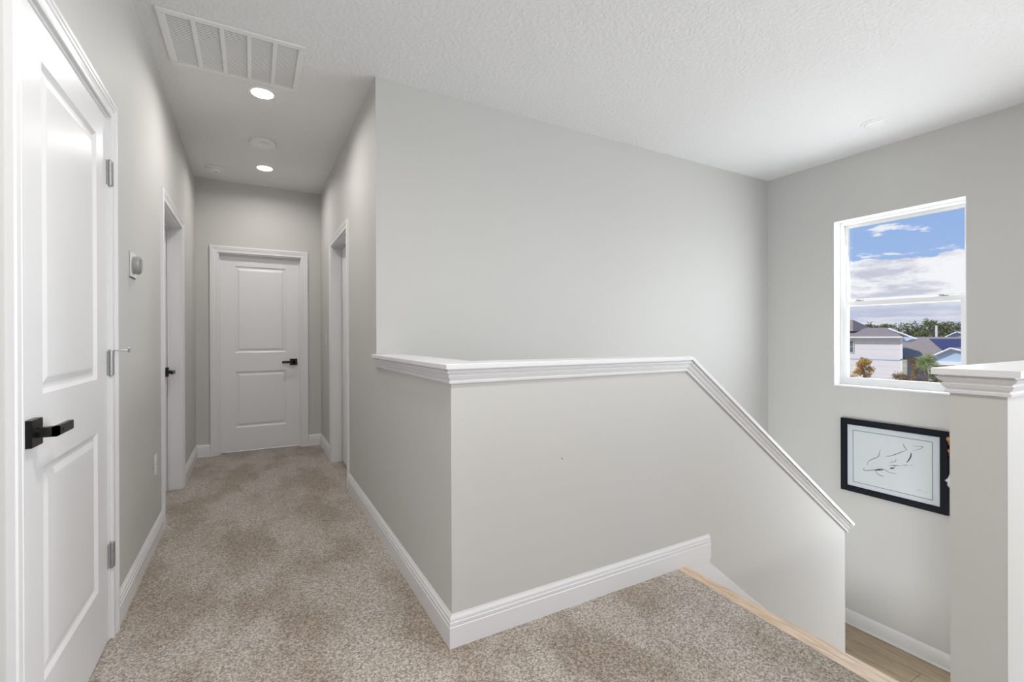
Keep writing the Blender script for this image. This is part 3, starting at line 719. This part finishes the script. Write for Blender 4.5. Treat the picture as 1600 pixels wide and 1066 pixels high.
def foliage(name, n, shape, size, mat, parent, seed, needle=False):
    rnd = random.Random(seed); v = []; f = []
    for i in range(n):
        p = shape(rnd); a = Vector((rnd.gauss(0, 1), rnd.gauss(0, 1), rnd.gauss(0, 1)+.3)).normalized()
        b = a.orthogonal().normalized(); b = Matrix.Rotation(rnd.random()*6.28, 3, a) @ b
        s = size*rnd.uniform(.6, 1.3); w_ = s*(.22 if needle else .7)
        k = len(v); p = Vector(p); c = a.cross(b)
        v += [p-b*w_*.5, p+a*s*.5-c*w_*.2, p+b*w_*.5, p+a*s]
        f.append((k, k+1, k+2, k+3))
    me = bpy.data.meshes.new(name); me.from_pydata([tuple(q) for q in v], [], f); me.materials.append(mat)
    o = bpy.data.objects.new(name, me); COL.objects.link(o); o.parent = parent; return o
def clump_shape(clumps, r):
    def g(rnd):
        c = rnd.choice(clumps); d = Vector((rnd.gauss(0, 1), rnd.gauss(0, 1), rnd.gauss(0, .8))).normalized()*r*(rnd.random()**.4)
        return Vector(c)+d
    return g
def tree(name, label, loc, height, trunk_r, clumps, cr, n, size, mat, group=None, cat='tree', seed=1, needle=False):
    e = empty(name, loc); tagp(e, label, cat, group)
    t = MB().tube([(0, 0, 0), (.03*height, 0, height*.4), (0, .02*height, height*.93)], [trunk_r, trunk_r*.7, trunk_r*.2], 8)
    rnd = random.Random(seed)
    for c in clumps[::3]: t.tube([(0, 0, c[2]*.85), tuple(c)], [trunk_r*.3, trunk_r*.1], 5)
    t.build('trunk', M['bark'], e)
    foliage('foliage', n, clump_shape(clumps, cr), size, mat, e, seed, needle)
    return e
def far_pine(seed):
    rnd = random.Random(seed); hh = 9.6; cl = []
    for i in range(16):
        z = rnd.uniform(3.0, 9.0); rr = 1.7*(1-((z-5.0)/5.5)**2)+.3
        a = rnd.random()*6.28; cl.append((rr*math.cos(a)*.8, rr*math.sin(a)*.8, z))
    return tree('pine_tree', 'tall dark green pine in the tree line on the horizon', (0, 0, 0), hh, .22, cl, .95, 420, .75, M['leaf_dark'], 'pines on the horizon', seed=seed)
protos = [far_pine(s) for s in (11, 12, 13, 14)]
rnd = random.Random(3); first = [True]*4; cnt = 0
for row, x0 in enumerate((146, 151, 156)):
    for i in range(12):
        y = 39 + i*3.3 + rnd.uniform(-.4, .4) + row*1.1; x = x0 + rnd.uniform(-.8, .8); k = cnt % 4; cnt += 1
        sc = rnd.uniform(.78, .98)*(1+.02*row)
        if first[k]: o = protos[k]; first[k] = False
        else:
            o = protos[k].copy(); COL.objects.link(o)
            for ch in protos[k].children:
                c2 = ch.copy(); COL.objects.link(c2); c2.parent = o
        o.location = (x, y*x0/146, GZ); o.scale = (sc*1.1, sc*1.1, sc); o.rotation_euler = (0, 0, rnd.random()*6.28)
# low scrub under the pines
sc_e = foliage('undergrowth', 5200, lambda r: (r.uniform(136, 141), r.uniform(34, 78), GZ+abs(r.gauss(0, 1.9))+.3), 1.2, M['leaf_dark'], None, 5)
tagp(sc_e, 'dark green scrub growing beneath the horizon pines', 'shrubbery', kind='stuff')
def spread(seed, n, z0, z1, r, power=.6):
    rnd = random.Random(seed); o = []
    for i in range(n):
        t = rnd.random(); z = z0+(z1-z0)*t; rr = r*(1-t)**power*math.sqrt(rnd.random())+.05; a = rnd.random()*6.28
        o.append((rr*math.cos(a), rr*math.sin(a), z))
    return o
tree('orange_tree', 'small orange leaved tree in front of the white house', (45, 19.75, GZ), 3.5, .06, spread(4, 26, 1.2, 3.55, 1.05, .7), .26, 2200, .21, M['leaf_orange'], seed=21)
tree('russet_tree', 'russet leaved young tree standing beside the small pine', (48, 17.35, GZ), 3.4, .06, spread(5, 26, 1.0, 3.5, .75, .5), .22, 1300, .17, M['leaf_red'], seed=22)
tree('young_pine', 'small bright green pine sapling with a thin bare trunk', (42, 14.50, GZ), 4.3, .045, spread(6, 20, 2.9, 4.3, .58, .45), .20, 1700, .26, M['leaf_pine'], seed=23, needle=True)
tree('green_shrub', 'low green shrub between the small pine and the bungalow', (55, 18.3, GZ), 2.1, .05, spread(7, 16, .8, 2.3, .9, .4), .3, 900, .2, M['leaf_green'], cat='shrub', seed=24)
tree('russet_shrub', 'low reddish shrub at the foot of the white house', (58, 22.3, GZ), 1.7, .05, spread(8, 16, .6, 1.6, 1.2, .4), .3, 900, .2, M['leaf_red'], cat='shrub', seed=25)
